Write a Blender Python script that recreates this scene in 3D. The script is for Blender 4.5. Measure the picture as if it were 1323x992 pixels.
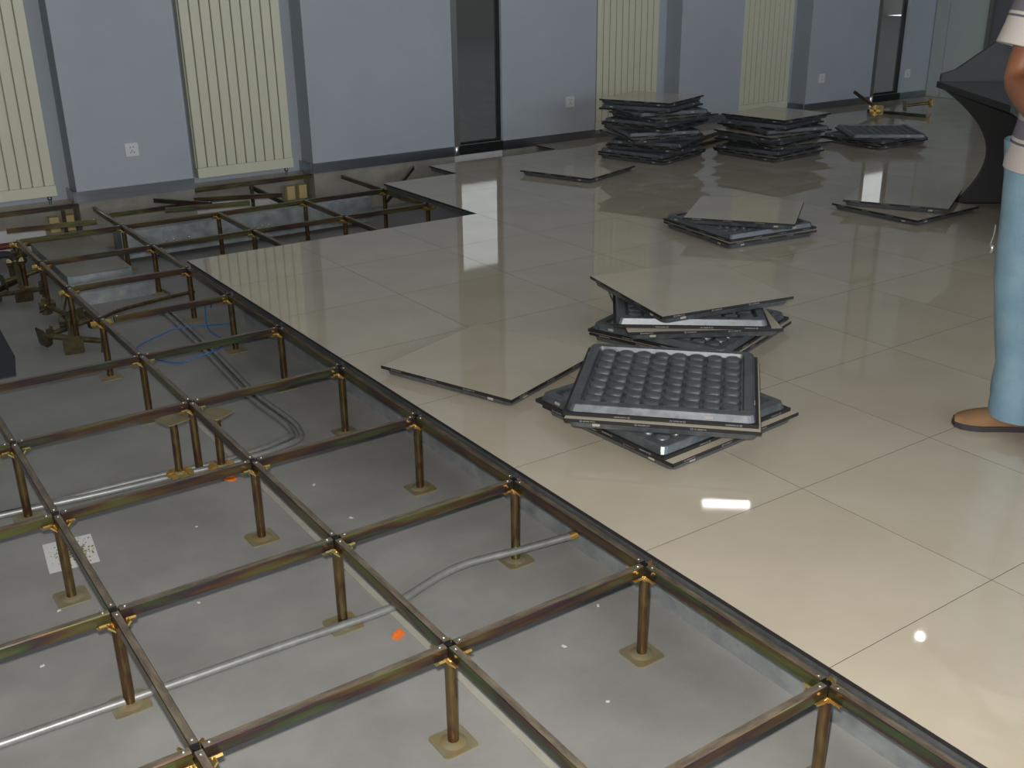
import bpy, math, random
from mathutils import Vector, Matrix
random.seed(7)
SC = bpy.context.scene
COL = SC.collection
for o in list(bpy.data.objects): bpy.data.objects.remove(o)
PI = math.pi
R = math.radians

# ------------------------------------------------------------------ camera
CAM = Vector((-1.630, -1.180, 1.431))
yaw, pit, roll, F_PX = 0.599, 0.381, -0.013, 1364.17
fw = Vector((math.sin(yaw)*math.cos(pit), math.cos(yaw)*math.cos(pit), -math.sin(pit)))
rt = Vector((math.cos(yaw), -math.sin(yaw), 0)); up = rt.cross(fw)
r2 = math.cos(roll)*rt + math.sin(roll)*up; u2 = -math.sin(roll)*rt + math.cos(roll)*up
cd = bpy.data.cameras.new('camera'); cam = bpy.data.objects.new('camera', cd); COL.objects.link(cam)
cd.sensor_fit = 'HORIZONTAL'; cd.sensor_width = 36.0; cd.lens = F_PX*36.0/1323.0
cd.clip_start = 0.05; cd.clip_end = 200
m = Matrix((r2, u2, -fw)).transposed().to_4x4(); m.translation = CAM
cam.matrix_world = m
SC.camera = cam
SC.view_settings.view_transform = 'Standard'; SC.view_settings.look = 'None'
SC.view_settings.gamma = 1; SC.view_settings.use_curve_mapping = False
SC.view_settings.exposure = 0.0

# ------------------------------------------------------------------ world
w = bpy.data.worlds.new('overcast_sky'); SC.world = w; w.use_nodes = True
bg = w.node_tree.nodes['Background']; bg.inputs[0].default_value = (0.90, 0.94, 0.98, 1); bg.inputs[1].default_value = 1.7

# ------------------------------------------------------------------ the photographer's flash
fl = bpy.data.lights.new('camera_flash', 'SPOT'); fl.energy = 300; fl.spot_size = R(95); fl.spot_blend = 0.6
fl.shadow_soft_size = 0.02; fl.color = (1.0, 0.93, 0.82)
flo = bpy.data.objects.new('camera_flash', fl); COL.objects.link(flo)
mf = m.copy(); mf.translation = CAM + u2*0.07 - r2*0.03 + fw*0.02
flo.matrix_world = mf
FILL_LAMP_E = 2.0      # emission of the tubes in the added, unseen fill lamps

# unseen daylight band behind the photographer, added to light the far wall
dl = bpy.data.lights.new('window_daylight', 'AREA'); dl.shape = 'RECTANGLE'; dl.size = 12.0; dl.size_y = 1.9; dl.energy = 200; dl.color = (0.86, 0.93, 1.0)
dlo = bpy.data.objects.new('window_daylight', dl); COL.objects.link(dlo); dlo.location = (2.45, -5.16, 1.85); dlo.rotation_euler = (R(90), 0, 0)

# ------------------------------------------------------------------ materials
def sock(bs, name): return bs.inputs[name]
def mat(name, col, rough=0.5, metal=0.0, var=0.0, scale=8.0, col2=None, bump=0.0, bscale=60.0, emit=None, rvar=0.0, stretch=None, ior=None, detail=6):
    mt = bpy.data.materials.new(name); mt.use_nodes = True
    nt = mt.node_tree; bs = nt.nodes['Principled BSDF']
    bs.inputs['Roughness'].default_value = rough; bs.inputs['Metallic'].default_value = metal
    if ior: bs.inputs['IOR'].default_value = ior
    c = tuple(col) + (1,)
    bs.inputs['Base Color'].default_value = c
    tc = nt.nodes.new('ShaderNodeTexCoord'); mp = nt.nodes.new('ShaderNodeMapping')
    nt.links.new(tc.outputs['Object'], mp.inputs['Vector'])
    if stretch: mp.inputs['Scale'].default_value = stretch
    if var > 0 or col2:
        nz = nt.nodes.new('ShaderNodeTexNoise'); nz.inputs['Scale'].default_value = scale; nz.inputs['Detail'].default_value = detail
        nz.inputs['Roughness'].default_value = 0.62
        nt.links.new(mp.outputs[0], nz.inputs['Vector'])
        rp = nt.nodes.new('ShaderNodeValToRGB')
        lo = col2 if col2 else tuple(x*(1-var) for x in col)
        rp.color_ramp.elements[0].position = 0.33; rp.color_ramp.elements[1].position = 0.67
        rp.color_ramp.elements[0].color = tuple(lo) + (1,); rp.color_ramp.elements[1].color = c
        nt.links.new(nz.outputs['Fac'], rp.inputs[0]); nt.links.new(rp.outputs[0], bs.inputs['Base Color'])
        if rvar:
            mr = nt.nodes.new('ShaderNodeMapRange'); mr.inputs['To Min'].default_value = rough - rvar; mr.inputs['To Max'].default_value = rough + rvar
            mr.inputs['From Min'].default_value = 0.3; mr.inputs['From Max'].default_value = 0.7
            nt.links.new(nz.outputs['Fac'], mr.inputs['Value']); nt.links.new(mr.outputs[0], bs.inputs['Roughness'])
    if bump:
        nb = nt.nodes.new('ShaderNodeTexNoise'); nb.inputs['Scale'].default_value = bscale; nb.inputs['Detail'].default_value = 4
        nt.links.new(mp.outputs[0], nb.inputs['Vector'])
        bp = nt.nodes.new('ShaderNodeBump'); bp.inputs['Strength'].default_value = bump; bp.inputs['Distance'].default_value = 0.004
        nt.links.new(nb.outputs['Fac'], bp.inputs['Height']); nt.links.new(bp.outputs[0], bs.inputs['Normal'])
    if emit:
        bs.inputs['Emission Color'].default_value = c; bs.inputs['Emission Strength'].default_value = emit
    return mt

def ramp_mat(name, stops, rough, metal, scale, stretch=(1, 1, 1), bump=0.0):
    mt = mat(name, stops[0][1], rough, metal, bump=bump)
    nt = mt.node_tree; bs = nt.nodes['Principled BSDF']
    tc = nt.nodes.new('ShaderNodeTexCoord'); mp = nt.nodes.new('ShaderNodeMapping'); mp.inputs['Scale'].default_value = stretch
    oi = nt.nodes.new('ShaderNodeObjectInfo'); ad = nt.nodes.new('ShaderNodeVectorMath'); ad.operation = 'ADD'
    cx = nt.nodes.new('ShaderNodeCombineXYZ'); mu = nt.nodes.new('ShaderNodeMath'); mu.operation = 'MULTIPLY'; mu.inputs[1].default_value = 37.0
    nt.links.new(oi.outputs['Random'], mu.inputs[0]); nt.links.new(mu.outputs[0], cx.inputs[0]); nt.links.new(mu.outputs[0], cx.inputs[2])
    nt.links.new(tc.outputs['Object'], mp.inputs['Vector']); nt.links.new(mp.outputs[0], ad.inputs[0]); nt.links.new(cx.outputs[0], ad.inputs[1])
    nz = nt.nodes.new('ShaderNodeTexNoise'); nz.inputs['Scale'].default_value = scale; nz.inputs['Detail'].default_value = 3
    nt.links.new(ad.outputs[0], nz.inputs['Vector'])
    rp = nt.nodes.new('ShaderNodeValToRGB'); els = rp.color_ramp.elements
    els[0].position, els[0].color = stops[0][0], tuple(stops[0][1]) + (1,)
    els[1].position, els[1].color = stops[-1][0], tuple(stops[-1][1]) + (1,)
    for p, c in stops[1:-1]:
        e = els.new(p); e.color = tuple(c) + (1,)
    nt.links.new(nz.outputs['Fac'], rp.inputs[0]); nt.links.new(rp.outputs[0], bs.inputs['Base Color'])
    return mt

M = {}
M['wall'] = mat('blue_grey_wall_paint', (0.47, 0.525, 0.60), 0.75, var=0.06, scale=3, bump=0.15, bscale=180)
M['concrete'] = mat('bare_plaster', (0.36, 0.34, 0.30), 0.9, var=0.3, scale=6)
M['white_plaster'] = mat('white_plaster', (0.75, 0.76, 0.78), 0.8, var=0.12, scale=8)
M['ceiling'] = mat('ceiling_paint', (0.75, 0.75, 0.73), 0.9)
M['rearwall'] = mat('rear_wall_paint', (0.45, 0.48, 0.52), 0.85)
M['slab'] = mat('grey_floor_paint', (0.355, 0.357, 0.355), 0.55, var=0.26, scale=2.6, detail=9, bump=0.1, bscale=90, rvar=0.08)
M['ceramic'] = mat('polished_beige_ceramic', (0.57, 0.515, 0.42), 0.03, col2=(0.51, 0.455, 0.365), scale=2.4, rvar=0.015, ior=1.55)
M['trim'] = mat('black_edge_trim', (0.018, 0.018, 0.020), 0.45)
M['print'] = mat('white_print', (0.42, 0.42, 0.42), 0.6)
M['chip'] = mat('white_paint_flake', (0.75, 0.75, 0.75), 0.8)
M['tray'] = mat('dark_galvanised_tray', (0.20, 0.22, 0.24), 0.38, 0.6, col2=(0.115, 0.13, 0.145), scale=22, rvar=0.08)
M['galv'] = mat('galvanised_sheet', (0.47, 0.51, 0.53), 0.38, 0.5, col2=(0.30, 0.34, 0.37), scale=14, rvar=0.08, bump=0.1, bscale=40)
M['dustlid'] = mat('dusty_sheet', (0.40, 0.385, 0.34), 0.45, 0.2, var=0.2, scale=6)  # beige sheet, lighter than the bare galvanised trough
M['conduit'] = mat('galvanised_conduit', (0.36, 0.37, 0.375), 0.42, 0.5, var=0.3, scale=25)
M['zinc'] = ramp_mat('passivated_zinc', [(0.28, (0.06, 0.08, 0.05)), (0.38, (0.17, 0.18, 0.07)), (0.46, (0.15, 0.09, 0.05)), (0.54, (0.085, 0.055, 0.065)), (0.62, (0.09, 0.13, 0.06)), (0.72, (0.21, 0.16, 0.07))], 0.28, 0.75, 6, (0.4, 3.0, 3.5))
M['zinctop'] = mat('dusty_zinc_top', (0.29, 0.245, 0.185), 0.45, 0.4, col2=(0.12, 0.095, 0.075), scale=12, stretch=(1, 4, 4))
M['zinctube'] = ramp_mat('passivated_zinc_tube', [(0.30, (0.13, 0.08, 0.045)), (0.45, (0.22, 0.16, 0.07)), (0.58, (0.14, 0.07, 0.045)), (0.70, (0.20, 0.18, 0.07))], 0.27, 0.8, 10, (2, 2, 0.7))
M['zinchead'] = ramp_mat('yellow_zinc_head', [(0.32, (0.62, 0.34, 0.08)), (0.50, (0.74, 0.50, 0.16)), (0.66, (0.52, 0.50, 0.22))], 0.30, 0.8, 14)
M['zincbase'] = ramp_mat('dusty_zinc_plate', [(0.32, (0.33, 0.24, 0.11)), (0.50, (0.29, 0.275, 0.18)), (0.66, (0.36, 0.30, 0.18))], 0.45, 0.35, 18)
M['zincdull'] = ramp_mat('grimy_zinc', [(0.32, (0.10, 0.075, 0.045)), (0.50, (0.17, 0.14, 0.07)), (0.66, (0.09, 0.085, 0.06))], 0.33, 0.7, 14)  # duller, darker zinc colour for the tipped pedestals
M['screw'] = mat('bright_screw', (0.65, 0.65, 0.62), 0.25, 0.9)
M['hole'] = mat('dark_hole', (0.01, 0.01, 0.012), 0.7)
M['rad'] = mat('cream_enamel', (0.74, 0.74, 0.60), 0.35, var=0.04, scale=5)
M['steel'] = mat('brushed_stainless', (0.42, 0.45, 0.48), 0.28, 0.95, var=0.15, scale=6, stretch=(1, 1, 20))
M['frame'] = mat('grey_aluminium', (0.22, 0.22, 0.21), 0.4, 0.5)
M['plastic'] = mat('white_plastic', (0.78, 0.80, 0.82), 0.35)
M['bluecable'] = mat('blue_cable_sheath', (0.03, 0.16, 0.48), 0.4)
M['paper'] = mat('paper_with_grains', (0.80, 0.80, 0.84), 0.9)
M['grain'] = mat('olive_grains', (0.22, 0.23, 0.08), 0.9)
M['orange'] = mat('orange_plastic', (0.85, 0.22, 0.04), 0.4)
M['pale'] = mat('pale_strip', (0.46, 0.45, 0.40), 0.6, var=0.15, scale=10)
M['yellow'] = mat('yellow_foam', (0.62, 0.52, 0.24), 0.9, var=0.15)
M['redpipe'] = mat('red_oxide_paint', (0.20, 0.05, 0.035), 0.5, var=0.3, scale=12)
M['mat_dark'] = mat('dark_blue_grey_rubber', (0.05, 0.055, 0.075), 0.9, bump=0.5, bscale=300)
M['console'] = mat('charcoal_laminate', (0.045, 0.047, 0.052), 0.5, var=0.15, scale=4)
M['consoletop'] = mat('grey_laminate_top', (0.10, 0.105, 0.11), 0.35)
M['black'] = mat('black_steel', (0.012, 0.012, 0.013), 0.45)
M['door'] = mat('pale_green_panel', (0.50, 0.57, 0.55), 0.5, var=0.04)
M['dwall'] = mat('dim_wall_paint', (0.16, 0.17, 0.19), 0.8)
M['outside'] = mat('dark_asphalt', (0.012, 0.012, 0.012), 0.95, var=0.2, scale=1)
M['hedgewall'] = mat('dark_cladding', (0.03, 0.03, 0.028), 0.9)
M['palefacade'] = mat('pale_render', (0.85, 0.85, 0.82), 0.9)  # unseen outside band, pale for its reflection in the tiles
M['housing'] = mat('white_lamp_housing', (0.85, 0.85, 0.85), 0.4)
M['tube'] = mat('lit_fluorescent_tube', (1.0, 0.98, 0.94), 0.4, emit=FILL_LAMP_E)
M['tubebright'] = mat('lit_bright_tube', (1.0, 0.98, 0.94), 0.4, emit=34.0)
M['bulb'] = mat('lit_bulb', (1.0, 0.96, 0.9), 0.4, emit=200.0)
M['skin'] = mat('skin', (0.30, 0.125, 0.065), 0.5, var=0.12, scale=9)
M['hair'] = mat('black_hair', (0.012, 0.010, 0.009), 0.5)
M['jeans'] = mat('light_blue_denim', (0.23, 0.37, 0.47), 0.9, col2=(0.17, 0.30, 0.41), scale=9, bump=0.5, bscale=28)
M['leather'] = mat('tan_suede', (0.30, 0.17, 0.085), 0.85, var=0.2, scale=14)
M['sole'] = mat('dark_rubber_sole', (0.045, 0.04, 0.05), 0.8)
gl = bpy.data.materials.new('clear_glass'); gl.use_nodes = True
b = gl.node_tree.nodes['Principled BSDF']; b.inputs['Transmission Weight'].default_value = 1.0; b.inputs['Roughness'].default_value = 0.0
b.inputs['IOR'].default_value = 1.3; b.inputs['Base Color'].default_value = (0.96, 0.97, 0.96, 1)
M['glass'] = gl
# striped shirt: horizontal bands by height
def shirt_mat():
    mt = bpy.data.materials.new('striped_cotton'); mt.use_nodes = True; nt = mt.node_tree; bs = nt.nodes['Principled BSDF']
    bs.inputs['Roughness'].default_value = 0.9
    at = nt.nodes.new('ShaderNodeAttribute'); at.attribute_name = 'band'
    fr = nt.nodes.new('ShaderNodeMath'); fr.operation = 'FRACT'; nt.links.new(at.outputs['Fac'], fr.inputs[0])
    rp = nt.nodes.new('ShaderNodeValToRGB'); rp.color_ramp.interpolation = 'CONSTANT'
    e = rp.color_ramp.elements
    e[0].position = 0; e[0].color = (0.62, 0.58, 0.56, 1); e[1].position = 0.50; e[1].color = (0.14, 0.13, 0.17, 1)
    for p, c in ((0.54, (0.62, 0.60, 0.58, 1)), (0.60, (0.19, 0.17, 0.22, 1)), (0.90, (0.40, 0.38, 0.40, 1))):
        k = e.new(p); k.color = c
    nt.links.new(fr.outputs[0], rp.inputs[0]); nt.links.new(rp.outputs[0], bs.inputs['Base Color'])
    return mt
M['shirt'] = shirt_mat()

# ------------------------------------------------------------------ mesh helpers
class MB:
    def __init__(s): s.v = []; s.f = []; s.m = []; s.sm = []
    def add(s, vs, fs, mi=0, smooth=False):
        n = len(s.v); s.v += [tuple(x) for x in vs]
        for f in fs: s.f.append(tuple(n+i for i in f)); s.m.append(mi); s.sm.append(smooth)
    def box(s, a, b, mi=0, top=None, T=None):
        x0, y0, z0 = a; x1, y1, z1 = b
        vs = [(x0,y0,z0),(x1,y0,z0),(x1,y1,z0),(x0,y1,z0),(x0,y0,z1),(x1,y0,z1),(x1,y1,z1),(x0,y1,z1)]
        if T: vs = [T @ Vector(v) for v in vs]
        s.add(vs, [(3,2,1,0),(0,1,5,4),(1,2,6,5),(2,3,7,6),(3,0,4,7)], mi)
        s.add([vs[4],vs[5],vs[6],vs[7]], [(0,1,2,3)], mi if top is None else top)
    def tube(s, pts, r, n=10, mi=0, cap=True, smooth=True, rs=None):
        pts = [Vector(p) for p in pts]; rings = []
        t0 = (pts[1]-pts[0]).normalized()
        a = Vector((0,0,1)) if abs(t0.z) < 0.9 else Vector((1,0,0))
        nx = t0.cross(a).normalized()
        for i, p in enumerate(pts):
            t = (pts[min(i+1,len(pts)-1)]-pts[max(i-1,0)]).normalized()
            nx = (nx - t*nx.dot(t)).normalized(); ny = t.cross(nx)
            rr = rs[i] if rs else r
            if not isinstance(rr, tuple): rr = (rr, rr)
            rings.append([p + nx*rr[0]*math.cos(2*PI*k/n) + ny*rr[1]*math.sin(2*PI*k/n) for k in range(n)])
        vs = [v for r_ in rings for v in r_]; fs = []
        for i in range(len(pts)-1):
            for k in range(n): fs.append((i*n+k, i*n+(k+1)%n, (i+1)*n+(k+1)%n, (i+1)*n+k))
        s.add(vs, fs, mi, smooth)
        if cap:
            s.add(rings[0], [tuple(reversed(range(n)))], mi); s.add(rings[-1], [tuple(range(n))], mi)
    def lathe(s, prof, n=16, mi=0, smooth=True, c=(0,0,0), T=None):
        vs = []; fs = []
        for r_, z in prof:
            for k in range(n): vs.append(Vector((c[0]+r_*math.cos(2*PI*k/n), c[1]+r_*math.sin(2*PI*k/n), c[2]+z)))
        if T: vs = [T @ v for v in vs]
        for i in range(len(prof)-1):
            for k in range(n): fs.append((i*n+k, i*n+(k+1)%n, (i+1)*n+(k+1)%n, (i+1)*n+k))
        s.add(vs, fs, mi, smooth)
    def prism(s, poly, z0, z1, mi=0, T=None, top=None):
        n = len(poly); vs = [Vector((p[0],p[1],z0)) for p in poly] + [Vector((p[0],p[1],z1)) for p in poly]
        if T: vs = [T @ v for v in vs]
        s.add(vs, [tuple(reversed(range(n)))] + [(k,(k+1)%n,n+(k+1)%n,n+k) for k in range(n)], mi)
        s.add(vs[n:], [tuple(range(n))], mi if top is None else top)
    def mesh(s, name, mats):
        me = bpy.data.meshes.new(name); me.from_pydata(s.v, [], s.f)
        for x in (mats if isinstance(mats, (list, tuple)) else [mats]): me.materials.append(M[x])
        me.polygons.foreach_set('material_index', s.m); me.polygons.foreach_set('use_smooth', s.sm); me.update()
        return me
    def build(s, name, mats, parent=None, loc=None): return link(name, s.mesh(name, mats), parent, loc)
def link(name, me, parent=None, loc=None):
    o = bpy.data.objects.new(name, me); COL.objects.link(o)
    if parent: o.parent = parent
    if loc is not None: o.location = loc
    return o
def empty(name, loc=(0,0,0), rz=0.0, parent=None):
    o = bpy.data.objects.new(name, None); COL.objects.link(o); o.location = loc; o.rotation_euler = (0,0,rz); o.empty_display_size = 0.1
    if parent: o.parent = parent
    return o
def tag(o, label, cat, group=None):
    o['label'] = label; o['category'] = cat
    if group: o['group'] = group
    return o
def struct(o): o['kind'] = 'structure'; return o
def copy_tree(o, parent=None):
    c = o.copy(); COL.objects.link(c); c.parent = parent
    for ch in list(o.children): copy_tree(ch, c)
    return c
def rrect(hx, hy, r, n=4):
    out = []
    for cx, cy, a0 in ((hx-r,hy-r,0),(-hx+r,hy-r,90),(-hx+r,-hy+r,180),(hx-r,-hy+r,270)):
        for k in range(n+1):
            a = R(a0+90*k/n); out.append((cx+r*math.cos(a), cy+r*math.sin(a)))
    return out

G = 0.6; T = 0.036; ZS = -0.322; YW = 6.09; CEIL = 3.2

# ------------------------------------------------------------------ room shell
mb = MB(); mb.box((-4.2,-5.2,ZS-0.2), (9.1,6.45,ZS)); slab = struct(mb.build('floor_slab', 'slab'))
# hairline joints of the painted slab, recessed strips drawn as thin dark grooves
mb = MB(); mb.box((-4.2,-5.2,CEIL), (9.1,6.45,CEIL+0.15)); struct(mb.build('ceiling', 'ceiling'))
mb = MB(); mb.box((-4.4,-5.2,ZS), (-4.2,6.45,CEIL)); struct(mb.build('wall_left', 'rearwall'))
mb = MB(); mb.box((-4.2,-5.4,ZS), (9.1,-5.2,CEIL)); struct(mb.build('wall_front', 'rearwall'))
mb = MB(); mb.box((-3.65,-5.2,0.84), (8.55,-5.12,0.9)); mb.box((-3.65,-5.2,2.8), (8.55,-5.12,2.86)); mb.box((-3.65,-5.2,0.9), (-3.6,-5.12,2.8)); mb.box((8.5,-5.2,0.9), (8.55,-5.12,2.8)); struct(mb.build('window_3', 'frame'))  # frame around the added fill light, set on the unbroken wall
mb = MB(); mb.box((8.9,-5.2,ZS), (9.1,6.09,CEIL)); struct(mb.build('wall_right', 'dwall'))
PIERS = [(-4.2,-1.0,6.45),(-0.085,0.69,6.45),(1.588,2.45,6.45),(2.45,2.81,6.17),(3.275,3.75,6.17),(3.75,4.235,6.45),(5.205,5.985,6.45),(6.92,7.5,6.45),(7.5,7.925,6.17),(8.42,9.1,6.17)]
NICHES = [(-1.0,-0.085),(0.69,1.588),(4.235,5.205),(5.985,6.92)]
WINS = [(2.81,3.275),(7.925,8.42)]
ND = 0.2
mb = MB()
for a, b_, yb in PIERS: mb.box((a,YW,-0.01), (b_,yb,CEIL))
for a, b_ in NICHES: mb.box((a,YW+ND,-0.01), (b_,6.45,CEIL))
for a, b_ in WINS: mb.box((a,YW+0.05,-0.01), (b_,6.17,0.065))
wall = struct(mb.build('wall_back', 'wall'))
mb = MB()
for a, b_, yb in PIERS: mb.box((a,YW+0.004,ZS), (b_,yb,-0.01))
struct(mb.build('wall_back_footing', 'concrete'))
mb = MB()
for a, b_ in WINS: mb.box((a,YW+0.012,ZS), (b_,6.17,-0.01))
for a, b_ in NICHES: mb.box((a,YW+ND,ZS), (b_,6.45,-0.01), 0 if 0 else 1)
for a, b_ in NICHES: mb.box((a,YW+ND-0.03,ZS), (b_-0.2,YW+ND,-0.16))
struct(mb.build('wall_back_recess_base', ['white_plaster','concrete']))

# stainless baseboards
def baseboard(pts, n):
    # polyline in plan, extruded height
    m_ = MB()
    for (p, q) in zip(pts[:-1], pts[1:]):
        p = Vector(p); q = Vector(q); d = (q-p).normalized(); nn = Vector((d.y,-d.x))*0.012
        poly = [(p.x,p.y),(p.x+nn.x,p.y+nn.y),(q.x+nn.x,q.y+nn.y),(q.x,q.y)]
        m_.prism(poly, -0.008, 0.066)
    return struct(m_.build(n, 'steel'))
e = 0.0125
bb = [ [(-0.085-e,YW+ND),(-0.085-e,YW-0.001),(0.69,YW-0.001)],
       [(1.588-e,YW+ND),(1.588-e,YW-0.001),(2.81,YW-0.001)],
       [(3.275,YW-0.001),(4.235,YW-0.001)],
       [(5.205-e,YW+ND),(5.205-e,YW-0.001),(5.985,YW-0.001)],
       [(6.92-e,YW+ND),(6.92-e,YW-0.001),(7.925,YW-0.001)],
       [(8.42,YW-0.001),(8.9,YW-0.001)] ]
for k, pts in enumerate(bb): baseboard(pts, 'baseboard_%d' % (k+1))
# rounded bright end pieces of the baseboard at the window jambs
for k, x in enumerate((2.81, 7.925)):
    m_ = MB(); m_.lathe([(0.0,-0.008),(0.022,-0.008),(0.026,0.0),(0.026,0.060),(0.022,0.066),(0.0,0.066)], 20, c=(x+0.012,YW-0.004,0))
    struct(m_.build('trim_%d' % (k+1), 'screw'))

# windows: narrow dark glazed slots down to the skirting
for k, (a, b_) in enumerate(WINS):
    wr = struct(empty('window_%d' % (k+1), ((a+b_)/2, YW+0.05, 0.065)))
    hw = (b_-a)/2; H = CEIL-0.065
    m_ = MB(); m_.box((-hw,-0.055,0), (-hw+0.05,0.03,H)); m_.build('jamb', 'frame', wr)
    m_ = MB(); m_.box((hw-0.015,-0.02,0), (hw,0.03,H)); m_.box((-hw+0.05,-0.02,0), (hw-0.015,0.03,0.02)); m_.box((hw-0.015,0.03,-0.07), (hw,0.035,H)); m_.box((-hw,0.03,-0.07), (-hw+0.015,0.035,H)); m_.box((-hw+0.015,0.03,-0.004), (hw-0.015,0.035,0.002)); m_.build('window_frame', 'black', wr)
    m_ = MB(); m_.box((-hw+0.05,-0.005,1.9), (hw-0.015,0.02,1.95)); m_.build('transom', 'black', wr)
    m_ = MB(); m_.box((-hw+0.05,0.0,0.02), (hw-0.015,0.008,1.9)); m_.build('pane', 'glass', wr)
    m_ = MB(); m_.box((-hw+0.05,0.0,1.95), (hw-0.015,0.008,H)); m_.build('pane', 'glass', wr)
    m_ = MB(); m_.box((-hw,-0.056,-0.073), (hw,-0.04,0.0)); m_.build('window_sill', 'black', wr)
mb = MB(); mb.box((-30,6.6,-1.2), (40,60,-1.0)); struct(mb.build('ground_outside', 'outside'))
# unseen blocks across the street, bands shaped to mirror as bright floor patches
for k, (x0, x1, z0, z1) in enumerate(((-20,28,5.8,8.8),(28,90,8.0,10.2))):
    br = struct(empty('wall_outside_%d' % (k+1), ((x0+x1)/2,30,-1.0))); hx = (x1-x0)/2
    for nm, a, b_, mt in (('lower_storeys',-0.0,z0+1,'hedgewall'),('pale_storey',z0+1,z1+1,'palefacade'),('upper_storeys',z1+1,50,'hedgewall')):
        mb = MB(); mb.box((-hx,0,a), (hx,8,b_)); mb.build(nm, mt, br)

# pale panel doors on the end wall
dr = struct(empty('door_1', (8.9,5.78,0)))
for y0, y1 in ((-0.31,0.135),(0.14,0.30)):
    m_ = MB(); m_.box((-0.03,y0,0.0), (0.0,y1,2.3)); m_.build('door_leaf', 'door', dr)
m_ = MB(); m_.box((-0.04,-0.36,0.0), (0,-0.315,2.35)); m_.build('door_frame', 'frame', dr)

# ------------------------------------------------------------------ raised floor panels
def installed_panel(sx, sy):
    m_ = MB(); hx, hy = sx/2, sy/2; e1 = 0.0006
    m_.add([(-hx+e1,-hy+e1,0),(hx-e1,-hy+e1,0),(hx-e1,hy-e1,0),(-hx+e1,hy-e1,0)], [(0,1,2,3)], 0)
    o_ = [(-hx,-hy),(hx,-hy),(hx,hy),(-hx,hy)]; i_ = [(-hx+e1,-hy+e1),(hx-e1,-hy+e1),(hx-e1,hy-e1),(-hx+e1,hy-e1)]
    for k in range(4):
        a, b2 = o_[k], o_[(k+1)%4]; c, d = i_[k], i_[(k+1)%4]
        m_.add([(*a,-0.0004),(*b2,-0.0004),(*d,0),(*c,0)], [(0,1,2,3)], 1)
        m_.add([(*a,-0.011),(*b2,-0.011),(*b2,-0.0004),(*a,-0.0004)], [(0,1,2,3)], 1)
    m_.add([(-hx,-hy,-0.011),(hx,-hy,-0.011),(hx,hy,-0.011),(-hx,hy,-0.011)], [(3,2,1,0)], 1)
    m_.box((-hx+0.012,-hy+0.012,-T), (hx-0.012,hy-0.012,-0.0105), 2)
    return m_
fl_root = struct(empty('floor', (0,0,0)))
tile_me = installed_panel(0.5997, 0.5997).mesh('floor_panel', ['ceramic','trim','tray'])
HOLE = {(i,j) for i in (0,1,2) for j in (7,8)} | {(i,9) for i in range(4)}
cut = {}
for i in range(15):
    for j in range(-5, 10):
        if (i,j) in HOLE: continue
        sx, sy = 0.5997, 0.5997
        x, y = (i+0.5)*G, (j+0.5)*G
        if j == 9:
            y1 = 5.80 if i in (4,5) else 6.074
            sy = y1-0.0005-5.4005; y = (5.4005+y1-0.0005)/2
        if i == 14: sx = 0.45; x = 8.4005+0.225
        if (sx,sy) == (0.5997,0.5997): me = tile_me
        else:
            key = (round(sx,3), round(sy,3))
            if key not in cut: cut[key] = installed_panel(sx, sy).mesh('floor_panel', ['ceramic','trim','tray'])
            me = cut[key]
        link('floor_panel', me, fl_root, (x,y,0))

# ------------------------------------------------------------------ pedestals and stringers
HT = -T - ZS                      # stringer top above the slab
ZP = HT - 0.030                   # head plate top above slab
def ped_meshes():
    d = {}
    m_ = MB(); P = rrect(0.047,0.047,0.012,3); n = len(P)
    m_.prism(P, 0.0, 0.0035); m_.lathe([(0.034,0.0034),(0.026,0.007),(0.018,0.009),(0.0,0.009)], 18); d['base_plate'] = (m_.mesh('base_plate','zincbase'),)
    m_ = MB(); m_.tube([(0,0,0.007),(0,0,ZP-0.012)], 0.0142, 16); d['tube'] = (m_.mesh('tube','zinctube'),)
    m_ = MB(); m_.lathe([(0.0,ZP-0.014),(0.019,ZP-0.014),(0.019,ZP-0.006),(0.0,ZP-0.006)], 6, smooth=False); d['nut'] = (m_.mesh('nut','zincbase'),)
    m_ = MB()
    for k in range(4):
        Tm = Matrix.Rotation(k*PI/2, 4, 'Z')
        m_.box((0.0,-0.0095,ZP-0.004), (0.048,0.0115,ZP-0.0003), T=Tm)
        for s_ in (-1, 1):     # flared side lips of each arm
            v = [(0.016,s_*0.0118,ZP-0.004),(0.046,s_*0.0118,ZP-0.004),(0.044,s_*0.025,ZP+0.011),(0.020,s_*0.025,ZP+0.011),
                 (0.016,s_*0.0118,ZP-0.009),(0.046,s_*0.0118,ZP-0.009),(0.044,s_*0.029,ZP+0.007),(0.020,s_*0.029,ZP+0.007)]
            v = [Tm @ Vector(p) for p in v]
            f = [(0,1,2,3),(7,6,5,4),(0,4,5,1),(1,5,6,2),(2,6,7,3),(3,7,4,0)]
            m_.add(v, f if s_ > 0 else [tuple(reversed(x)) for x in f])
    m_.lathe([(0.0,ZP-0.008),(0.024,ZP-0.008),(0.024,ZP-0.003),(0.0,ZP-0.003)], 12)
    d['head'] = (m_.mesh('head','zinchead'),)
    m_ = MB(); m_.tube([(0,0,ZP-0.003),(0,0,HT-0.002)], 0.0075, 8); d['stud'] = (m_.mesh('stud','black'),)
    return d
PED = ped_meshes()
def pedestal(x, y, z=ZS, rot=(0,0,0), label=None, group=None, sink=0.0):
    o = empty('floor_pedestal', (x,y,z)); o.rotation_euler = rot
    for k, v in PED.items(): link(k, v[0], o)
    tag(o, label, 'pedestal', group)
    return o
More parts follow.
